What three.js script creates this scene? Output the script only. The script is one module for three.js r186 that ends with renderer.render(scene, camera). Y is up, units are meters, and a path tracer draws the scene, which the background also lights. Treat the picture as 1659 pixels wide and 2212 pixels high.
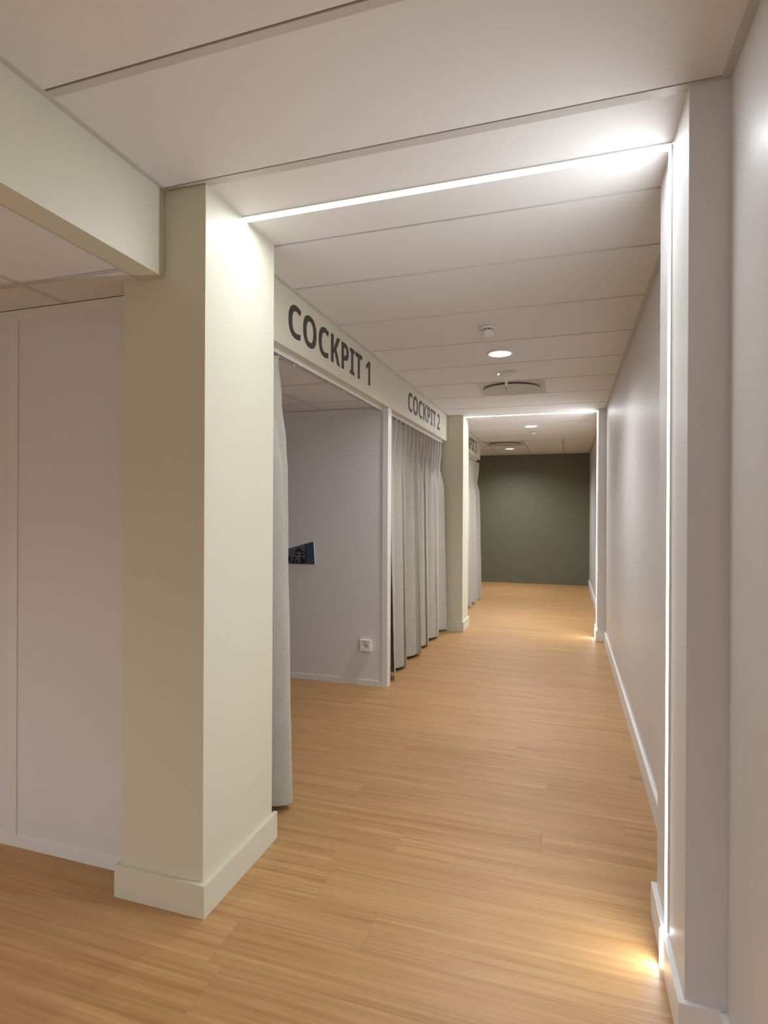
import * as THREE from 'three';
import { RoundedBoxGeometry } from 'three/addons/geometries/RoundedBoxGeometry.js';
import { mergeGeometries } from 'three/addons/utils/BufferGeometryUtils.js';
import { ImprovedNoise } from 'three/addons/math/ImprovedNoise.js';
import { FontLoader } from 'three/addons/loaders/FontLoader.js';
import { TextGeometry } from 'three/addons/geometries/TextGeometry.js';
import { RectAreaLightUniformsLib } from 'three/addons/lights/RectAreaLightUniformsLib.js';

// ---------------------------------------------------------------- camera, exposure
RectAreaLightUniformsLib.init();
const scene = new THREE.Scene();
scene.background = new THREE.Color(0x000000);
const camera = new THREE.PerspectiveCamera(2 * Math.atan(1106 / 1237.23) * 180 / Math.PI, 1659 / 2212, 0.05, 60);
camera.rotation.order = 'YXZ';
camera.position.set(0, 1.3854, 0);
camera.rotation.set(-0.0014, 0.3102, 0.0047);
const renderer = new THREE.WebGLRenderer({ antialias: true });
renderer.toneMapping = THREE.LinearToneMapping;
renderer.toneMappingExposure = 2.9;
renderer.shadowMap.enabled = true;

// light levels: strips (neutral white) and downlights (warm white)
const STRIP_COLOR = new THREE.Color().setRGB(0.93, 1.0, 1.05);
const STRIP_LIGHT = 27.5, STRIP_GLOW = 1.5;
const DOWN_COLOR = new THREE.Color().setRGB(0.97, 0.975, 1.0);
const DOWN_LIGHT = 4.3, DOWN_GLOW = 3;        // candela of a wide-beam downlight

// ---------------------------------------------------------------- measurements (metres)
const H = 2.5, LOW = 2.205, BEAM = 2.2;            // ceiling, lowered ceilings, beam underside
const XR = 0.394, XP = 0.297, XP2 = 0.312;         // right wall, pilaster faces
const XL = -1.181, XL2 = -1.15;                    // pillar faces
const XB = -1.336, XB3 = -1.316, XN = -1.349;      // beam faces
const Z1 = -1.675, Z1B = -2.155, Z2 = -6.563, Z2B = -6.944, ZG = -11.44;
const ZW = -1.777, ZC = -4.2855, Z3 = -9.06;
const ZBACK = 3.2, XLEFT = -3.6;
const SKH = 0.113, SKT = 0.017;

// ---------------------------------------------------------------- helpers
let seed = 7;
const rnd = () => { seed = (seed * 1664525 + 1013904223) >>> 0; return seed / 4294967296; };
const taken = {};
function numbered(n) { const k = taken[n] = (taken[n] ?? -1) + 1; return k ? n + '_' + String(k).padStart(3, '0') : n; }
function bx(x0, x1, y0, y1, z0, z1, r = 0) {
  const w = Math.abs(x1 - x0), h = Math.abs(y1 - y0), d = Math.abs(z1 - z0);
  const g = r ? new RoundedBoxGeometry(w, h, d, 2, r) : new THREE.BoxGeometry(w, h, d);
  g.translate((x0 + x1) / 2, (y0 + y1) / 2, (z0 + z1) / 2);
  return g;
}
function meterUV(g, s = 1, ox = 0, oy = 0) {
  const p = g.attributes.position, n = g.attributes.normal, uv = new Float32Array(p.count * 2);
  for (let i = 0; i < p.count; i++) {
    const ax = Math.abs(n.getX(i)), ay = Math.abs(n.getY(i)), az = Math.abs(n.getZ(i));
    const x = p.getX(i), y = p.getY(i), z = p.getZ(i);
    const [u, v] = ay >= ax && ay >= az ? [x, z] : ax >= az ? [z, y] : [x, y];
    uv[2 * i] = u * s + ox; uv[2 * i + 1] = v * s + oy;
  }
  g.setAttribute('uv', new THREE.BufferAttribute(uv, 2));
  return g;
}
function merge(list) { return list.length === 1 ? list[0] : mergeGeometries(list.map(g => { const q = g.index ? g.toNonIndexed() : g; for (const k of Object.keys(q.attributes)) if (!['position', 'normal', 'uv'].includes(k)) q.deleteAttribute(k); return q; })); }
function part(name, geo, mat, parent) {
  const m = new THREE.Mesh(Array.isArray(geo) ? merge(geo) : geo, mat);
  m.name = name; parent.add(m); return m;
}
function thing(name, label, category, at = [0, 0, 0], group) {
  const o = new THREE.Group(); o.name = numbered(name); o.position.set(...at); scene.add(o);
  o.userData = { label, category }; if (group) o.userData.group = group;
  return o;
}
function structure(name, label, category, at) { const o = thing(name, label, category, at); o.userData.kind = 'structure'; return o; }
function structMesh(name, label, category, geo, mat) {
  const m = new THREE.Mesh(Array.isArray(geo) ? merge(geo) : geo, mat); m.name = numbered(name);
  m.userData = { label, category, kind: 'structure' }; scene.add(m); return m;
}
function stripLight(w, h, pos, turn, parent, color = STRIP_COLOR, level = STRIP_LIGHT) {
  const l = new THREE.RectAreaLight(color, level, w, h);
  l.position.set(...pos); l.rotation.set(...turn); l.castShadow = true; parent.add(l); return l;
}
function beamLight(pos, parent, level) {
  const l = new THREE.SpotLight(DOWN_COLOR, level, 0, 79 * Math.PI / 180, 1, 2);
  l.position.set(...pos); l.target.position.set(pos[0], pos[1] - 1, pos[2]); parent.add(l, l.target);
  l.target.name = 'aim'; l.castShadow = true; l.shadow.radius = 3; return l;
}
const lin = (r, g, b) => new THREE.Color().setRGB(r, g, b);

// ---------------------------------------------------------------- textures
const noise = new ImprovedNoise();
function pnoise(x, y, z, px, py) {               // tileable in x (period px) and y (period py)
  const a = x / px, b = y / py;
  return (1 - a) * (1 - b) * noise.noise(x, y, z) + a * (1 - b) * noise.noise(x - px, y, z) + (1 - a) * b * noise.noise(x, y - py, z) + a * b * noise.noise(x - px, y - py, z);
}
function dataTexture(w, h, fn, srgb) {
  const d = new Uint8Array(w * h * 4);
  for (let j = 0; j < h; j++) for (let i = 0; i < w; i++) {
    const c = fn(i / w, j / h), k = 4 * (j * w + i);
    d[k] = c[0]; d[k + 1] = c[1]; d[k + 2] = c[2]; d[k + 3] = 255;
  }
  const t = new THREE.DataTexture(d, w, h);
  t.wrapS = t.wrapT = THREE.RepeatWrapping; t.magFilter = THREE.LinearFilter; t.minFilter = THREE.LinearMipmapLinearFilter; t.generateMipmaps = true;
  if (srgb) t.colorSpace = THREE.SRGBColorSpace;
  t.needsUpdate = true; return t;
}
const clamp = v => Math.max(0, Math.min(255, v));
// oak print: 2.4 m along the grain (u), 1.2 m across (v)
const oakMap = dataTexture(1536, 1024, (u, v) => {
  const wob = pnoise(u * 4, v * 6, 3.3, 4, 6) * 0.9 + pnoise(u * 10, v * 12, 8.1, 10, 12) * 0.3;
  const band = pnoise(u * 3, v * 34, 1.7, 3, 34);
  const streak = pnoise(u * 4, v * 90, 5.2, 4, 90);
  const fine = pnoise(u * 12, v * 260, 9.4, 12, 260);
  const pore = pnoise(u * 60, v * 420, 2.9, 60, 420);
  const cath = Math.sin((v * 60 + wob * 7) * 1.0) * Math.max(0, pnoise(u * 3, v * 9, 6.6, 3, 9)) * 1.2;
  const t = band * 0.42 + streak * 0.68 + fine * 0.42 + cath * 0.34;
  const pk = pore > 0.3 ? (pore - 0.3) * 70 : 0;
  const warm = pnoise(u * 2, v * 8, 4.4, 2, 8) * 5;
  return [clamp(188 + t * 34 - pk + warm), clamp(150 + t * 36 - pk), clamp(107 + t * 35 - pk - warm)];
}, true);
const feltMap = dataTexture(512, 512, (u, v) => {
  const n = pnoise(u * 10, v * 8, 1.1, 10, 8) * 0.15 + pnoise(u * 34, v * 26, 2.2, 34, 26) * 0.3 + pnoise(u * 110, v * 90, 3.1, 110, 90) * 0.6;
  const c = 188 + n * 30; return [clamp(c), clamp(c - 4), clamp(c - 15)];
}, true);
const weave = dataTexture(256, 256, (u, v) => {
  const n = pnoise(u * 40, v * 40, 7.7, 40, 40) * 60 + pnoise(u * 90, v * 90, 5.5, 90, 90) * 60 + 128; return [clamp(n), clamp(n), clamp(n)];
});
const rollerBump = dataTexture(512, 512, (u, v) => {
  const n = 128 + pnoise(u * 60, v * 60, 1.3, 60, 60) * 70 + pnoise(u * 120, v * 120, 4.3, 120, 120) * 50; return [clamp(n), clamp(n), clamp(n)];
});
const tileBump = dataTexture(512, 512, (u, v) => {
  const n = 140 + pnoise(u * 90, v * 90, 2.3, 90, 90) * 60 + pnoise(u * 200, v * 200, 6.3, 200, 200) * 60; return [clamp(n), clamp(n), clamp(n)];
});

// ---------------------------------------------------------------- materials
const std = (o) => new THREE.MeshStandardMaterial(o);
const M = {
  whitePaint: std({ color: lin(0.725, 0.712, 0.715), roughness: 0.42, bumpMap: rollerBump, bumpScale: 0.0002 }),
  creamPaint: std({ color: lin(0.67, 0.64, 0.515), roughness: 0.5, bumpMap: rollerBump, bumpScale: 0.0002 }),
  greenPaint: std({ color: lin(0.142, 0.146, 0.092), roughness: 0.55, bumpMap: rollerBump, bumpScale: 0.0002 }),
  tile: std({ color: lin(0.75, 0.732, 0.722), roughness: 0.9, bumpMap: tileBump, bumpScale: 0.0003 }),
  gridBar: std({ color: lin(0.57, 0.545, 0.52), roughness: 0.38 }),
  plenum: std({ color: lin(0.4, 0.38, 0.36), roughness: 0.95 }),
  whiteLacquer: std({ color: lin(0.88, 0.865, 0.87), roughness: 0.35 }),
  profile: std({ color: lin(0.76, 0.74, 0.71), roughness: 0.3 }),
  whitePlastic: std({ color: lin(0.78, 0.77, 0.74), roughness: 0.35 }),
  greyPlastic: std({ color: lin(0.42, 0.42, 0.41), roughness: 0.45 }),
  darkPlastic: std({ color: lin(0.03, 0.03, 0.03), roughness: 0.6 }),
  steel: std({ color: lin(0.62, 0.60, 0.57), roughness: 0.35, metalness: 0.2 }),
  rail: std({ color: lin(0.82, 0.81, 0.79), roughness: 0.3 }),
  letter: std({ color: lin(0.052, 0.046, 0.043), roughness: 0.55 }),
  curtain: new THREE.MeshPhysicalMaterial({ color: lin(0.92, 0.92, 0.92), map: feltMap, roughness: 0.95, bumpMap: weave, bumpScale: 0.0006, sheen: 0.2, sheenRoughness: 0.6, sheenColor: lin(0.6, 0.58, 0.53) }),
  stripGlow: std({ color: lin(0.9, 0.9, 0.9), roughness: 0.5, emissive: STRIP_COLOR, emissiveIntensity: STRIP_GLOW }),
  downGlow: std({ color: lin(0.9, 0.9, 0.9), roughness: 0.5, emissive: lin(1, 0.96, 0.88), emissiveIntensity: DOWN_GLOW }),
  greenLed: std({ color: lin(0.1, 0.5, 0.2), roughness: 0.4, emissive: lin(0.25, 1, 0.5), emissiveIntensity: 2.5 }),
  acrylic: std({ color: lin(0.85, 0.86, 0.86), roughness: 0.2 }),
};
const oak = [[1, 1, 1], [0.985, 0.98, 0.975], [1.012, 1.012, 1.012], [0.99, 0.985, 0.975]].map(c => std({ color: lin(0.90 * c[0], 0.83 * c[1], 0.67 * c[2]), map: oakMap, roughness: 0.46 }));

// ---------------------------------------------------------------- floor: planks laid across the corridor
{
  const floor = structMesh('floor', 'light oak plank floor running the length of the corridor', 'floor', meterUV(bx(XLEFT - 0.15, XR + 0.15, -0.15, -0.004, ZG - 0.15, ZBACK + 0.15)), M.plenum);
  const W = 0.18, L = 1.22, z0 = -2.05 + W * 29;
  const shown = [], rest = [];
  let row = 0;
  for (let zb = z0; zb > ZG; zb -= W, row++) {
    const za = zb, zc = Math.max(zb - W, ZG);
    let off = row * 0.43 + (rnd() - 0.5) * 0.3;
    if (Math.abs(zb + 1.87) < 0.01) off = -0.854; if (Math.abs(zb + 1.33) < 0.01) off = -0.994;
    let x = off - Math.ceil((off - XLEFT) / L) * L;
    for (; x < XR; x += L) {
      const a = Math.max(x, XLEFT), b = Math.min(x + L, XR); if (b - a < 0.01) continue;
      const g = new THREE.BoxGeometry(b - a - 0.0005, 0.0038, za - zc - 0.0005);
      g.translate((a + b) / 2, -0.0019, (za + zc) / 2);
      meterUV(g, 1, rnd() * 40, rnd() * 40);
      const uv = g.attributes.uv; for (let i = 0; i < uv.count; i++) uv.setXY(i, uv.getX(i) / 2.4, uv.getY(i) / 1.2);
      (za < -0.85 && b > -2.35 ? shown : rest).push(g);
    }
  }
  shown.forEach((g, i) => part('plank', g, oak[Math.floor(rnd() * 4)], floor));
  const r = part('plank_field', rest, oak[0], floor); r.userData.kind = 'stuff';
  console.log('planks', shown.length, rest.length);
}

// ---------------------------------------------------------------- ceilings
function tileRows(parent, rows, xa, xb, y, wide, xbars = [], flush = false) {          // rows: z of each grid line, from near to far
  const xs = [xa, ...xbars, xb], last = rows.length - 2;
  for (let i = 0; i <= last; i++) {
    const n = i ? (wide ? 0.012 : flush ? 0.011 : 0.0085) : 0, f = i < last ? (wide ? 0.018 : flush ? 0.013 : 0.0085) : 0;      // near and far edge of the row
    for (let j = 0; j < xs.length - 1; j++) {
      const e0 = j ? 0.012 : 0, e1 = j < xs.length - 2 ? 0.012 : 0;
      part('ceiling_tile', meterUV(bx(xs[j] + e0, xs[j + 1] - e1, y, y + 0.016, rows[i + 1] + f, rows[i] - n), 2), M.tile, parent);
    }
    if (i) part('grid_bar', wide || flush ? bx(xa, xb, y - 0.0012, y + 0.03, rows[i] - 0.012, rows[i] + 0.012) : bx(xa, xb, y + 0.014, y + 0.03, rows[i] - 0.012, rows[i] + 0.012), M.gridBar, parent);
  }
  for (const x of xbars) for (let i = 0; i <= last; i++) part('grid_bar', bx(x - 0.012, x + 0.012, y + (flush ? -0.0008 : 0.014), y + 0.03, rows[i + 1], rows[i]), M.gridBar, parent);
}
function wallAngle(parent, x0, x1, y, z0, z1) { part('wall_angle', bx(x0, x1, y - 0.002, y + 0.03, z0, z1), M.gridBar, parent); }
{
  const c = structure('ceiling', 'white tiled suspended ceiling of the corridor with thin grid bars', 'ceiling', [0, 0, 0]);
  part('slab', bx(XLEFT - 0.15, XR + 0.15, H + 0.02, H + 0.16, ZG - 0.15, ZBACK + 0.15), M.plenum, c);
  tileRows(c, [ZBACK, 2.41, 1.81, 1.21, 0.61, 0.01, -0.59, -1.19, -1.652], XN, XR, H, true);
  part('grid_bar', bx(XN, XR, H - 0.0012, H + 0.03, -1.669, -1.656), M.gridBar, c);
  tileRows(c, [-1.69, -2.153], XL - 0.02, XP + 0.02, H, false);
  part('grid_bar', bx(XB, XR, H + 0.014, H + 0.03, -2.171, -2.147), M.gridBar, c);
  part('grid_bar', bx(XL, XP, H - 0.0012, H + 0.03, -1.6895, -1.669), M.gridBar, c);
  tileRows(c, [-2.165, -2.609, -3.196, -3.787, -4.369, -4.966, -5.5616, -6.18, Z2], XB, XR, H, false);
  tileRows(c, [Z2, -6.77, Z2B], XL2 - 0.02, XP2 + 0.02, H, false);
  tileRows(c, [Z2B, -7.375, -7.975, -8.565, Z3], XB3, XR, H, false);
  tileRows(c, [Z3, -9.2, -9.86, -10.46, -11.06, ZG], XLEFT, XR, H, false, [-3.08, -2.48, -1.88, -1.28, -0.673, -0.073], true);
  wallAngle(c, XN, XN + 0.02, H, Z1, ZBACK); wallAngle(c, XR - 0.024, XR, H, Z1, ZBACK);
  wallAngle(c, XB, XB + 0.02, H, Z2, Z1B); wallAngle(c, XR - 0.024, XR, H, Z2, Z1B);
  wallAngle(c, XB3, XB3 + 0.02, H, Z3, Z2B); wallAngle(c, XR - 0.024, XR, H, ZG, Z2B);
}
function lowCeiling(label, rows, bars) {
  const c = structure('ceiling', label, 'ceiling', [0, 0, 0]);
  const a = rows[0], b = rows[rows.length - 1];
  part('slab', bx(XLEFT, -1.45, LOW + 0.02, LOW + 0.06, b, a), M.plenum, c);
  tileRows(c, rows, XLEFT, -1.436, LOW, false, bars, true);
  wallAngle(c, -1.456, -1.436, LOW, b, a);
}
lowCeiling('lowered tiled ceiling over the bay left of the near beam', [ZBACK, 2.58, 1.98, 1.38, 0.78, 0.18, -0.42, -1.0, -1.585, ZW], [-3.1, -2.5, -1.9]);
lowCeiling('lowered tiled ceiling inside the open cubicle with the pulled back curtain', [ZW - 0.08, -2.185, -2.785, -3.385, -3.985, ZC], [-3.1, -2.5, -1.9]);
lowCeiling('lowered tiled ceiling behind the closed curtain next to the white partition', [ZC - 0.09, -4.985, -5.585, -6.185, -6.6], [-3.1, -2.5, -1.9]);
lowCeiling('lowered tiled ceiling behind the curtain by the green wall', [-6.7, -7.3, -7.9, -8.5, Z3], [-3.1, -2.5, -1.9]);

// ---------------------------------------------------------------- walls
structMesh('wall_right', 'long smooth off-white wall opposite the curtained cubicles', 'wall', meterUV(bx(XR, XR + 0.14, 0, H + 0.02, ZG - 0.14, ZBACK + 0.14), 2), M.whitePaint);
structMesh('wall_end', 'dark olive green wall closing the corridor', 'wall', meterUV(bx(XLEFT, XR, 0, H + 0.02, ZG - 0.14, ZG), 2), M.greenPaint);
structMesh('wall_left', 'off-white wall at the rear of the cubicles', 'wall', meterUV(bx(XLEFT - 0.14, XLEFT, 0, H + 0.02, ZG - 0.14, ZBACK + 0.14), 2), M.whitePaint);
structMesh('wall_back', 'off-white wall at the corridor entrance', 'wall', meterUV(bx(XLEFT, XR, 0, H + 0.02, ZBACK, ZBACK + 0.14), 2), M.whitePaint);
function skirtX(x, dir, z0, z1, m, parent) { const x1 = x + dir * SKT; part('skirting', bx(Math.min(x, x1), Math.max(x, x1), 0, SKH, z0, z1, 0.0015), m, parent); }
{
  const b = structure('baseboard_right', 'white baseboard along the long off-white wall', 'baseboard');
  skirtX(XR, -1, ZBACK, Z1 + SKT, M.whiteLacquer, b); skirtX(XR, -1, Z1B - SKT, Z2 + SKT, M.whiteLacquer, b); skirtX(XR, -1, Z2B - SKT, ZG + SKT, M.whiteLacquer, b);
  const e = structMesh('baseboard_end', 'olive green baseboard under the green wall', 'baseboard', bx(XLEFT, XR, 0, 0.119, ZG, ZG + SKT, 0.0015), M.greenPaint);
}

// white demountable partitions between the cubicles
function partition(label, zf, xEnd, joints, endCap) {
  const zb = zf - 0.088, o = structure('wall_partition', label, 'partition wall');
  const xs = [XLEFT, ...joints.slice().sort((a, b) => a - b), xEnd - 0.046];
  for (let i = 0; i < xs.length - 1; i++) part('panel', meterUV(bx(xs[i], xs[i + 1], 0.02, LOW - 0.001, zb + 0.006, zf - 0.006), 2), M.whitePaint, o);
  for (const x of joints) part('joint_profile', bx(x - 0.025, x + 0.025, 0.0, LOW - 0.002, zb + 0.001, zf - 0.001, 0.001), M.profile, o);
  part('base_profile', bx(XLEFT, xEnd - 0.04, 0, 0.046, zb, zf, 0.0012), M.profile, o);
  part('top_profile', bx(XLEFT, xEnd - 0.04, 2.16, LOW - 0.0015, zb + 0.0015, zf - 0.0015, 0.001), M.profile, o);
  if (endCap) part('end_post', bx(xEnd - 0.046, xEnd, 0, BEAM, zb, zf + 0.001, 0.0015), M.profile, o);
  return o;
}
partition('white panelled partition with a joint strip beside the near cream pillar', ZW, -1.49, [-2.175, -3.1], false);
partition('white partition with a bright end post between open cubicle and closed curtain', ZC, XB - 0.006, [-2.6], true);
partition('white partition behind the far portal pillar', Z2 - 0.06, -1.38, [-2.6], false);
partition('white partition at the end of the far cubicle by the green wall', Z3 + 0.088, XB3 - 0.09, [-2.6], true);

// ---------------------------------------------------------------- pillars, pilasters, beams
function pillar(label, x0, x1, z0, z1, top) {
  const o = structure('pillar', label, 'pillar', [(x0 + x1) / 2, 0, (z0 + z1) / 2]);
  const hx = (x1 - x0) / 2, hz = (z0 - z1) / 2, T = SKT;
  part('shaft', meterUV(bx(-hx, hx, 0, top, -hz, hz, 0.002), 2), M.creamPaint, o);
  part('skirting', [bx(-hx - T, hx + T, 0, SKH, hz, hz + T, 0.0012), bx(hx, hx + T, 0, SKH, -hz - T, hz + 0.001, 0.0012), bx(-hx - T, -hx, 0, SKH, hz - 0.085, hz + 0.001, 0.0012)], M.creamPaint, o);
  return o;
}
pillar('cream pillar with skirting at the near lit portal', -1.523, XL, Z1, Z1B, H + 0.01);
pillar('cream pillar with skirting at the far lit portal', -1.50, XL2, Z2, Z2B, H + 0.01);
function pilaster(label, xf, z0, z1, zl) {                   // zl: where the light strip crosses the skirting
  const o = structure('pilaster', label, 'pilaster', [XR, 0, (z0 + z1) / 2]);
  const hz = (z0 - z1) / 2, f = xf - XR, T = SKT, c = zl - (z0 + z1) / 2, g = 0.011;
  part('shaft', meterUV(bx(f, 0.01, 0, H + 0.01, -hz, hz, 0.002), 2), M.whitePaint, o);
  part('skirting', [bx(f - T, 0, 0, SKH, hz, hz + T, 0.0012), bx(f - T, 0, 0, SKH, -hz - T, -hz, 0.0012), bx(f - T, f, 0, SKH, c + g, hz + 0.001, 0.0012), bx(f - T, f, 0, SKH, -hz - 0.001, c - g, 0.0012)], M.whiteLacquer, o);
  return o;
}
const ZL1 = -1.922, ZL2 = -6.70;
pilaster('white pilaster with skirting opposite the near cream pillar', XP, Z1 + 0.008, Z1B + 0.008, ZL1);
pilaster('white pilaster with skirting opposite the far cream pillar', XP2, Z2, Z2B, ZL2);

const font = await new FontLoader().loadAsync('fonts/droid/droid_sans_bold.typeface.json');
function beam(label, xf, z0, z1, words = []) {
  const o = structure('beam', label, 'beam', [xf, BEAM, (z0 + z1) / 2]);
  const hz = (z0 - z1) / 2, zc = (z0 + z1) / 2;
  part('box', meterUV(bx(-0.092, 0, 0, H - BEAM + 0.01, -hz, hz, 0.0015), 2), M.creamPaint, o);
  for (const [word, za, zb] of words) {
    const lay = new THREE.Group(); lay.name = 'lettering'; o.add(lay);
    lay.userData.label = 'dark grey capital letters reading ' + word;
    const sh = 100, adv = ch => font.data.glyphs[ch].ha * sh / font.data.resolution;
    let pen = 0; const cut = [];
    for (const ch of word) {
      if (ch !== ' ') { const g = new TextGeometry(ch, { font, size: sh, depth: 1, curveSegments: 8, bevelEnabled: false }); g.computeBoundingBox(); g.translate(pen, 0, 0); cut.push(g); }
      pen += adv(ch) * (ch === ' ' ? 0.8 : 1);
    }
    let lo = 1e9, hi = -1e9, y0 = 1e9, y1 = -1e9;
    for (const g of cut) { g.computeBoundingBox(); const b = g.boundingBox; lo = Math.min(lo, b.min.x); hi = Math.max(hi, b.max.x); y0 = Math.min(y0, b.min.y); y1 = Math.max(y1, b.max.y); }
    const sx = Math.abs(zb - za) / (hi - lo), sy = 0.172 / (y1 - y0);
    for (const g of cut) { g.translate(-lo, -y0, 0); g.scale(sx, sy, 0.0012); const m = part('letter', g, M.letter, lay); }
    lay.position.set(0.0002, 0.068, za - zc); lay.rotation.y = Math.PI / 2;
  }
  return o;
}
beam('cream beam above the left bay, running up to the near pillar', XN, ZBACK, Z1);
beam('long cream beam over two cubicles lettered COCKPIT 1 and COCKPIT 2', XB, Z1B, Z2, [['COCKPIT 1', -2.585, -3.83], ['COCKPIT 2', -4.845, -6.15]]);
beam('short cream beam over the curtain by the green wall with dark lettering', XB3, Z2B, Z3, [['COCKPIT 3', -7.40, -8.66]]);

// ---------------------------------------------------------------- light strips of the two portals
function halfRound(w, len) {                                  // glowing profile, flat back at y = 0, bulging down, along x
  const s = new THREE.Shape(); const n = 8; s.moveTo(-w / 2, 0);
  for (let i = 0; i <= n; i++) { const a = Math.PI * i / n; s.lineTo(-Math.cos(a) * w / 2, -Math.sin(a) * w * 0.32 - 0.001); }
  s.lineTo(w / 2, 0);
  const g = new THREE.ExtrudeGeometry(s, { depth: len, bevelEnabled: false, curveSegments: 8 });
  g.translate(0, 0, -len / 2); g.rotateY(Math.PI / 2); return g;
}
function ceilingStrip(label, xa, xb, z) {
  const len = xb - xa, o = thing('light_strip', label, 'light strip', [(xa + xb) / 2, H, z]);
  part('channel', [bx(-len / 2, len / 2, -0.005, 0.003, -0.0205, -0.017), bx(-len / 2, len / 2, -0.005, 0.003, 0.017, 0.0205), bx(-len / 2, len / 2, 0, 0.003, -0.017, 0.017)], M.rail, o);
  part('diffuser', halfRound(0.034, len), M.stripGlow, o);
  stripLight(len - 0.14, 0.026, [0, -0.0135, 0], [-Math.PI / 2, 0, 0], o);
}
function wallStrip(label, xf, z) {
  const y0 = SKH + 0.002, y1 = H - 0.006, o = thing('light_strip', label, 'light strip', [xf, 0, z]);
  const mk = (len, w) => { const g = halfRound(w, len); g.rotateZ(Math.PI / 2); g.rotateX(0); return g; };
  // bulge towards -x: rotate the profile's down side to -x
  const g = halfRound(0.028, y1 - y0); g.rotateZ(-Math.PI / 2); g.translate(0, (y0 + y1) / 2, 0);
  part('channel', [bx(-0.005, 0, y0, y1, -0.0165, -0.014), bx(-0.005, 0, y0, y1, 0.014, 0.0165)], M.rail, o);
  part('diffuser', g, M.stripGlow, o);
  const f = halfRound(0.022, SKH - 0.002); f.rotateZ(-Math.PI / 2); f.translate(-SKT + 0.001, SKH / 2 + 0.001, 0);
  const s = bx(-SKT - 0.004, 0, SKH - 0.004, SKH + 0.004, -0.01, 0.01);
  part('foot_diffuser', [f, s], M.stripGlow, o);
  stripLight(0.022, y1 - y0 - 0.1, [-0.0115, (y0 + y1) / 2 - 0.05, 0], [0, Math.PI / 2, 0], o, STRIP_COLOR, STRIP_LIGHT * 0.85);
  stripLight(0.014, SKH - 0.006, [-SKT - 0.0095, SKH / 2 + 0.002, 0], [0, Math.PI / 2, 0], o);
}
ceilingStrip('glowing white ceiling light strip between the near pillar and pilaster', XL + 0.001, XP - 0.001, ZL1);
wallStrip('glowing white vertical light strip on the near pilaster down to the floor', XP, ZL1);
ceilingStrip('glowing white ceiling light strip at the far portal before the green wall', XL2 + 0.001, XP2 - 0.001, ZL2);
wallStrip('glowing white vertical light strip on the far pilaster', XP2, ZL2);

// ---------------------------------------------------------------- ceiling fittings
function lathe(pts, seg = 48) { return new THREE.LatheGeometry(pts.map(p => new THREE.Vector2(...p)), seg); }
function downlight(label, x, z, level = 1) {
  const o = thing('downlight', label, 'ceiling light', [x, H, z], 'round recessed downlights');
  part('trim_ring', lathe([[0.074, 0], [0.093, 0], [0.094, -0.003], [0.092, -0.008], [0.083, -0.0105], [0.077, -0.0095], [0.074, 0]]), M.whiteLacquer, o);
  part('diffuser', lathe([[0.0, -0.0035], [0.05, -0.0035], [0.076, -0.002], [0.076, 0], [0, 0]]), M.downGlow, o);
  beamLight([0, -0.014, 0], o, DOWN_LIGHT * level);
}
downlight('round glowing downlight next to the emergency light with green indicator', -0.457, -4.075, 0.86);
downlight('round glowing downlight just beyond the far light strip', -0.458, -7.65, 1.25);
downlight('round glowing downlight close to the green wall', -0.978, -10.29, 1.3);
downlight('round downlight over the corridor entrance', -0.457, 1.6, 0.5);
downlight('round downlight over the entrance side', -0.457, 2.8, 0.5);
{
  const o = thing('downlight', 'round downlight in the lowered ceiling of the left bay', 'ceiling light', [-2.5, LOW, 1.0], 'round recessed downlights');
  part('trim_ring', lathe([[0.074, 0], [0.093, 0], [0.094, -0.003], [0.092, -0.008], [0.083, -0.0105], [0.077, -0.0095], [0.074, 0]]), M.whiteLacquer, o);
  part('diffuser', lathe([[0.0, -0.0035], [0.05, -0.0035], [0.076, -0.002], [0.076, 0], [0, 0]]), M.downGlow, o);
  beamLight([0, -0.014, 0], o, DOWN_LIGHT * 1.6);
}
function smokeDetector(label, x, z) {
  const o = thing('smoke_detector', label, 'smoke detector', [x, H, z]);
  part('base', lathe([[0, 0], [0.05, 0], [0.051, -0.004], [0.049, -0.012], [0.044, -0.014], [0, -0.014]]), M.whitePlastic, o);
  part('chamber', lathe([[0, -0.014], [0.03, -0.014], [0.03, -0.022], [0, -0.022]]), M.greyPlastic, o);
  const ribs = [];
  for (let i = 0; i < 8; i++) { const g = bx(0.028, 0.037, -0.026, -0.013, -0.003, 0.003); g.rotateY(i * Math.PI / 4); ribs.push(g); }
  part('rib', ribs, M.whitePlastic, o);
  part('cap', lathe([[0, -0.022], [0.037, -0.022], [0.039, -0.028], [0.037, -0.042], [0.026, -0.052], [0, -0.055]]), M.whitePlastic, o);
}
smokeDetector('small white smoke detector on the ceiling beside the downlight and lettered beam', -0.466, -3.49);
smokeDetector('small white smoke detector behind the downlight at the far portal', -0.452, -8.1);
{
  const o = thing('emergency_light', 'white emergency light with green indicator and hanging blade under ceiling', 'emergency light', [-0.468, H, -4.64]);
  part('housing', bx(-0.078, 0.078, -0.028, 0, -0.032, 0.032, 0.004), M.whitePlastic, o);
  part('lens', new THREE.CylinderGeometry(0.02, 0.02, 0.006, 24).translate(0.03, -0.03, 0.0), M.acrylic, o);
  part('indicator', new THREE.SphereGeometry(0.006, 16, 10).translate(-0.06, -0.024, 0.031), M.greenLed, o).userData.label = 'green indicator lamp';
  const bl = part('blade', bx(-0.007, 0.007, -0.125, -0.026, -0.05, 0.05, 0.002), M.acrylic, o);
  part('blade_tip', bx(-0.005, 0.005, -0.155, -0.124, -0.05, 0.05, 0.002), M.greyPlastic, o);
}
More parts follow.
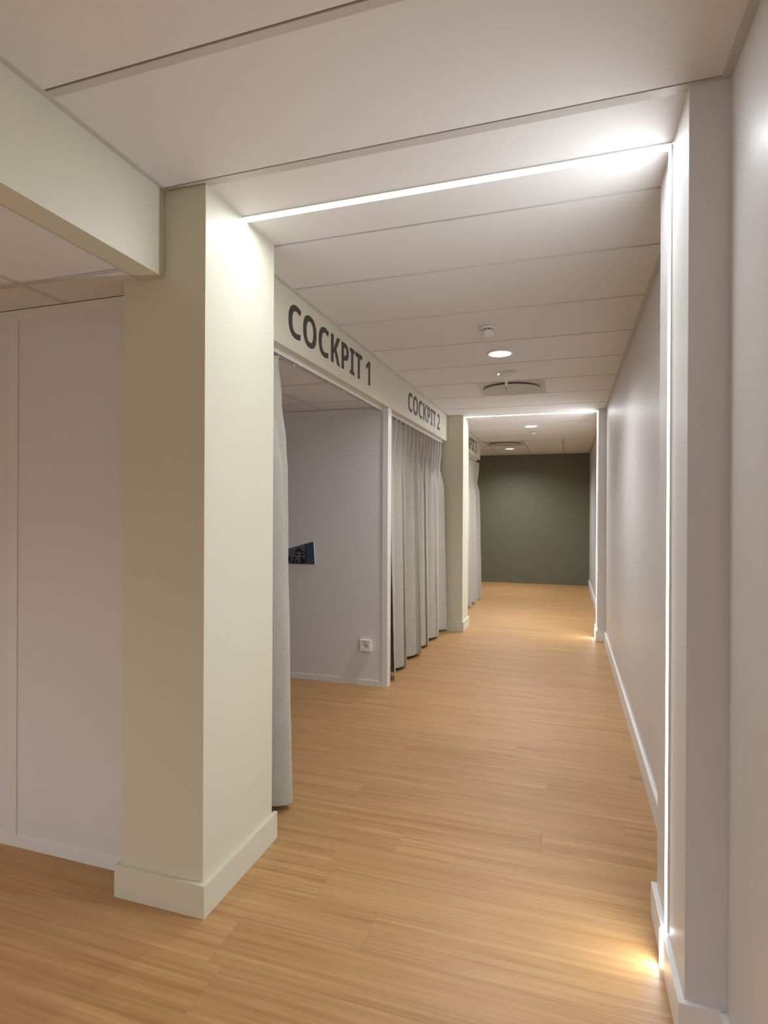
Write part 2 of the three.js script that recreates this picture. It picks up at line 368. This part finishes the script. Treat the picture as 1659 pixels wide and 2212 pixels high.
function airDiffuser(label, x, z) {
  const o = thing('air_diffuser', label, 'air vent', [x, H, z]);
  const s = new THREE.Shape(); s.moveTo(-0.294, -0.285); s.lineTo(0.294, -0.285); s.lineTo(0.294, 0.285); s.lineTo(-0.294, 0.285); s.lineTo(-0.294, -0.285);
  const h = new THREE.Path(); h.absarc(0, 0, 0.25, 0, Math.PI * 2, true); s.holes.push(h);
  const g = new THREE.ExtrudeGeometry(s, { depth: 0.0035, bevelEnabled: false, curveSegments: 48 }); g.rotateX(Math.PI / 2); g.translate(0, 0.003, 0);
  part('face_plate', g, M.steel, o);
  part('throat', lathe([[0.25, 0.003], [0.246, -0.0005], [0.2, 0.0035], [0, 0.0035]]), M.darkPlastic, o);
  part('disc', lathe([[0, -0.004], [0.2, -0.005], [0.226, -0.008], [0.24, -0.012], [0.246, -0.016], [0.241, -0.0185], [0.226, -0.017], [0.2, -0.012], [0.1, -0.0105], [0, -0.0105]], 64), M.steel, o);
}
airDiffuser('square ceiling air vent with a round disc behind the emergency light', -0.485, -5.264);
airDiffuser('square ceiling air vent with a round disc next to the green wall', -0.977, -9.53);

// ---------------------------------------------------------------- curtain rails and curtains
function rail(label, x, z0, z1, gliders) {
  const L = z0 - z1, o = thing('curtain_rail', label, 'curtain rail', [x, BEAM, (z0 + z1) / 2]);
  part('track', [bx(-0.011, 0.011, -0.004, 0, -L / 2, L / 2), bx(0.008, 0.011, -0.026, -0.003, -L / 2, L / 2), bx(-0.011, -0.008, -0.026, -0.003, -L / 2, L / 2), bx(0.003, 0.011, -0.026, -0.0245, -L / 2, L / 2), bx(-0.011, -0.003, -0.026, -0.0245, -L / 2, L / 2)], M.rail, o);
  for (const z of gliders) part('glider', [bx(-0.0025, 0.0025, -0.034, -0.022, z - o.position.z - 0.004, z - o.position.z + 0.004), new THREE.TorusGeometry(0.005, 0.0012, 8, 16).rotateY(Math.PI / 2).translate(0, -0.038, z - o.position.z)], M.whitePlastic, o);
  return o;
}
const smooth = t => t * t * (3 - 2 * t);
// sheet of cloth: f(s, t) gives [x, z]; s along the width 0..1, t from top 0 to bottom 1
function cloth(f, top, hem, ns, nt) {
  const pos = [], uv = [], idx = []; const row = ns + 1;
  const P = (s, t) => f(s, t);
  for (let side = 0; side < 2; side++) for (let j = 0; j <= nt; j++) for (let i = 0; i <= ns; i++) {
    const s = i / ns, t = j / nt, [x, z, dy = 0] = P(s, t);
    const [xa, za] = P(Math.max(0, s - 1 / ns), t), [xb, zb] = P(Math.min(1, s + 1 / ns), t);
    const dx = xb - xa, dz = zb - za, l = Math.hypot(dx, dz) || 1, th = side ? -0.0012 : 0.0012;
    pos.push(x - dz / l * th, top + (hem - top) * t + dy, z + dx / l * th); uv.push(s * 3.4 * 1.6, t * 2.2 * 1.6);
  }
  const N = row * (nt + 1);
  for (let j = 0; j < nt; j++) for (let i = 0; i < ns; i++) {
    const a = j * row + i, b = a + 1, c = a + row, d = c + 1;
    idx.push(a, c, b, b, c, d); idx.push(a + N, b + N, c + N, b + N, d + N, c + N);
  }
  const edge = (a, b) => idx.push(a, b, a + N, b, b + N, a + N);
  for (let i = 0; i < ns; i++) { edge(i, i + 1); edge(nt * row + i + 1, nt * row + i); }
  for (let j = 0; j < nt; j++) { edge((j + 1) * row, j * row); edge(j * row + ns, (j + 1) * row + ns); }
  const g = new THREE.BufferGeometry();
  g.setAttribute('position', new THREE.Float32BufferAttribute(pos, 3)); g.setAttribute('uv', new THREE.Float32BufferAttribute(uv, 2)); g.setIndex(idx); g.computeVertexNormals(); return g;
}
// closed curtain: many small pinch pleats at the top gathering into a few deep folds below
function closedFold(x0, za, zb, folds, big, ph) {
  const L = zb - za, d = Math.sign(L);
  return (s, t) => {
    const k = smooth(Math.max(0, Math.min(1, (t - 0.03) / 0.22))), top = 1 - k;
    const w = s + 0.010 * Math.sin(s * 9 + ph) + 0.003 * Math.sin(t * 3 + s * 20);
    const q = w * folds * 3 + ph, fr = q - Math.floor(q);                               // pinch pleats of the heading
    const pleat = fr < 0.3 ? Math.sin(Math.PI * fr / 0.3) : 0;
    const a = 2 * Math.PI * w * folds + ph;
    const fold = 0.72 * Math.sin(a + 0.35 * Math.sin(a)) + (0.46 - 0.16 * t) * Math.sin(2 * a + 1.1 + 1.4 * Math.sin(3 * s + ph)) + (0.2 - 0.08 * t) * Math.sin(3 * a + 2.2 + 2 * s) + 0.12 * Math.sin(0.5 * a + ph);
    const amp = big * (0.62 + 0.38 * t);
    const x = x0 + top * 0.07 * (pleat - 0.4) + k * amp * fold + k * 0.03 * t;
    const z = za + L * s + d * (top * 0.012 * Math.sin(2 * Math.PI * q) + k * (0.032 * Math.sin(2 * a + 0.6) + 0.03 * t * Math.cos(a)));
    return [x + 0.003 * noise.noise(s * 30, t * 7, 2.2 + ph) + 0.002 * noise.noise(s * 60, t * 26, 4 + ph) * t, z, 0];
  };
}
function curtain(label, fn, top, hem, ns, nt, at, tape) {
  const o = thing('curtain', label, 'curtain', at);
  const f = (s, t) => { const p = fn(s, t); return [p[0] - at[0], p[1] - at[2], p[2]]; };
  part('fabric', cloth(f, top, hem, ns, nt), M.curtain, o);
  return o;
}
const RX = -1.402;
rail('white curtain rail under the beam of the open cubicle', RX, Z1B - 0.002, ZC - 0.0, [-2.3, -2.36, -2.42, -2.48, -2.54, -2.60, -2.78, -3.5]);
rail('white curtain rail under the beam of the closed cubicle', RX, ZC - 0.095, Z2 + 0.005, []);
rail('white curtain rail under the beam by the green wall', XB3 - 0.06, Z2B - 0.005, Z3 + 0.03, []);
// pulled back curtain, bunched behind the near pillar
{
  const ext = [[0, -1.385], [0.1, -1.345], [0.218, -1.294], [0.265, -1.276], [0.464, -1.264], [0.695, -1.242], [0.863, -1.229], [1, -1.219]];
  const E = t => { for (let i = 1; i < ext.length; i++) if (t <= ext[i][0]) { const [a, p] = ext[i - 1], [b, q] = ext[i]; return p + (q - p) * smooth((t - a) / (b - a)); } return -1.219; };
  const fn = (s, t) => {
    const back = -1.415 - 0.05 * t, lobe = Math.min(2, Math.floor(s * 3)), a = 2 * Math.PI * (s * 3);
    const m = (0.5 - 0.5 * Math.cos(a)) ** 0.75, size = [0.72, 1, 0.66 + 0.6 * Math.max(0, 0.25 - t)][lobe];
    const z = -2.19 - (0.44 - 0.02 * t) * s + (0.006 + 0.026 * t) * Math.sin(a + 0.5);
    const ripple = 0.010 * Math.sin(a * 2 + 1 + 2 * t) * m * smooth(t);
    return [back + (E(t) - back) * m * size + ripple + 0.003 * noise.noise(s * 20, t * 8, 1.5), z, 0];
  };
  curtain('pale grey curtain bunched up behind the near cream pillar', fn, 2.158, 0.028, 150, 60, [RX, 0, -2.38]);
}
curtain('pale grey curtain drawn closed under the lettering COCKPIT 2', closedFold(RX - 0.012, -4.42, -6.52, 5.2, 0.082, 0.4), 2.158, 0.03, 420, 70, [RX, 0, -5.47]);
curtain('pale grey curtain drawn closed between the far portal and the green wall', closedFold(XB3 - 0.07, -6.99, -9.16, 5.2, 0.07, 1.9), 2.158, 0.03, 360, 60, [XB3 - 0.06, 0, -8.05]);

// ---------------------------------------------------------------- board on the partition, socket
{
  const cv = document.createElement('canvas'); cv.width = 1024; cv.height = 320; const q = cv.getContext('2d');
  q.fillStyle = '#1c2739'; q.fillRect(0, 0, 1024, 320);
  q.fillStyle = '#364a5e'; q.fillRect(900, 0, 124, 320); q.fillStyle = '#262f45'; q.fillRect(885, 0, 18, 320);
  q.fillStyle = '#5c596a'; q.beginPath(); q.moveTo(20, 300); q.lineTo(20, 262); q.lineTo(880, 48); q.lineTo(880, 300); q.fill();
  q.fillStyle = '#0e1220';
  const dot = (x, y, r, sq) => { q.beginPath(); if (sq) q.rect(x - r, y - r, 2 * r, 2 * r); else q.arc(x, y, r, 0, 7); q.fill(); };
  for (const [x, y, r, sq] of [[800, 130, 27], [760, 150, 18], [845, 152, 18], [765, 195, 18], [840, 195, 18, 1], [840, 232, 17, 1], [850, 275, 30, 1], [735, 240, 18], [720, 282, 16, 1], [765, 282, 16, 1], [640, 250, 44], [595, 172, 32], [500, 200, 22, 1], [480, 245, 14, 1], [520, 245, 14, 1], [480, 280, 14, 1], [520, 280, 14, 1], [420, 225, 20], [400, 272, 16, 1], [360, 272, 16, 1], [320, 258, 18], [260, 275, 14, 1], [225, 275, 14, 1], [150, 282, 10, 1]]) dot(x, y, r, sq);
  q.fillStyle = '#9894a4';
  for (const [x, y, w] of [[755, 172, 90], [750, 215, 95], [735, 260, 60], [620, 130, 40], [470, 262, 70], [820, 212, 50], [380, 250, 60], [690, 110, 40]]) q.fillRect(x, y, w, 5);
  const tex = new THREE.CanvasTexture(cv); tex.colorSpace = THREE.SRGBColorSpace;
  const print = std({ map: tex, roughness: 0.45 });
  const o = thing('wall_board', 'dark navy slanted board printed with knobs and switches on the partition', 'picture', [-2.2, 0.945, ZC]);
  const pts = [[0.24, 0.006], [0.2265, 0.194], [-0.42, 0.006]];
  const x0 = -0.42, x1 = 0.24, hgt = 0.2;
  const outline = (m) => { const s = new THREE.Shape(); s.moveTo(x1 - m, m); s.lineTo(0.2275 - m, 0.1935 - m * 1.3); s.lineTo(x0 + 3 * m, 0.012 + m); s.lineTo(x0 + 3 * m, m); s.closePath(); return s; };
  part('backing', new THREE.ExtrudeGeometry(outline(0), { depth: 0.007, bevelEnabled: false }).translate(0, 0, 0.0005), M.whitePlastic, o);
  const g = new THREE.ExtrudeGeometry(outline(0.0028), { depth: 0.0006, bevelEnabled: false }).translate(0, 0, 0.0076);
  const p = g.attributes.position, uv = g.attributes.uv; for (let i = 0; i < p.count; i++) uv.setXY(i, (p.getX(i) - x0) / (x1 - x0), p.getY(i) / hgt);
  part('print', g, print, o).userData.label = 'navy print of a control panel';
}
{
  const o = thing('wall_socket', 'white wall socket low on the partition of the open cubicle', 'socket', [-1.519, 0.323, ZC - 0.006]);
  const s = new THREE.Shape(); const r = 0.043; s.moveTo(-r, -r); s.lineTo(r, -r); s.lineTo(r, r); s.lineTo(-r, r); s.closePath();
  const h = new THREE.Path(); h.absarc(0, -0.002, 0.0215, 0, Math.PI * 2, true); s.holes.push(h);
  part('cover', new THREE.ExtrudeGeometry(s, { depth: 0.024, bevelEnabled: true, bevelThickness: 0.004, bevelSize: 0.002, bevelSegments: 2, curveSegments: 24 }).translate(0, 0, 0.004), M.whitePlastic, o);
  part('well', new THREE.CylinderGeometry(0.0216, 0.0216, 0.004, 32).rotateX(Math.PI / 2).translate(0, -0.002, 0.016), M.whitePlastic, o);
  for (const dx of [-0.0095, 0.0095]) part('pin_hole', new THREE.CylinderGeometry(0.0028, 0.0028, 0.001, 16).rotateX(Math.PI / 2).translate(dx, -0.004, 0.0183), M.darkPlastic, o);
  part('earth_pin', new THREE.CylinderGeometry(0.0024, 0.0024, 0.014, 16).rotateX(Math.PI / 2).translate(0, 0.008, 0.024), M.steel, o);
  part('label_window', bx(-0.02, 0.02, 0.028, 0.036, 0.0315, 0.0325, 0.0003), M.greyPlastic, o);
}

scene.traverse(o => { if (o.isMesh) { o.castShadow = true; o.receiveShadow = true; } });
renderer.render(scene, camera);
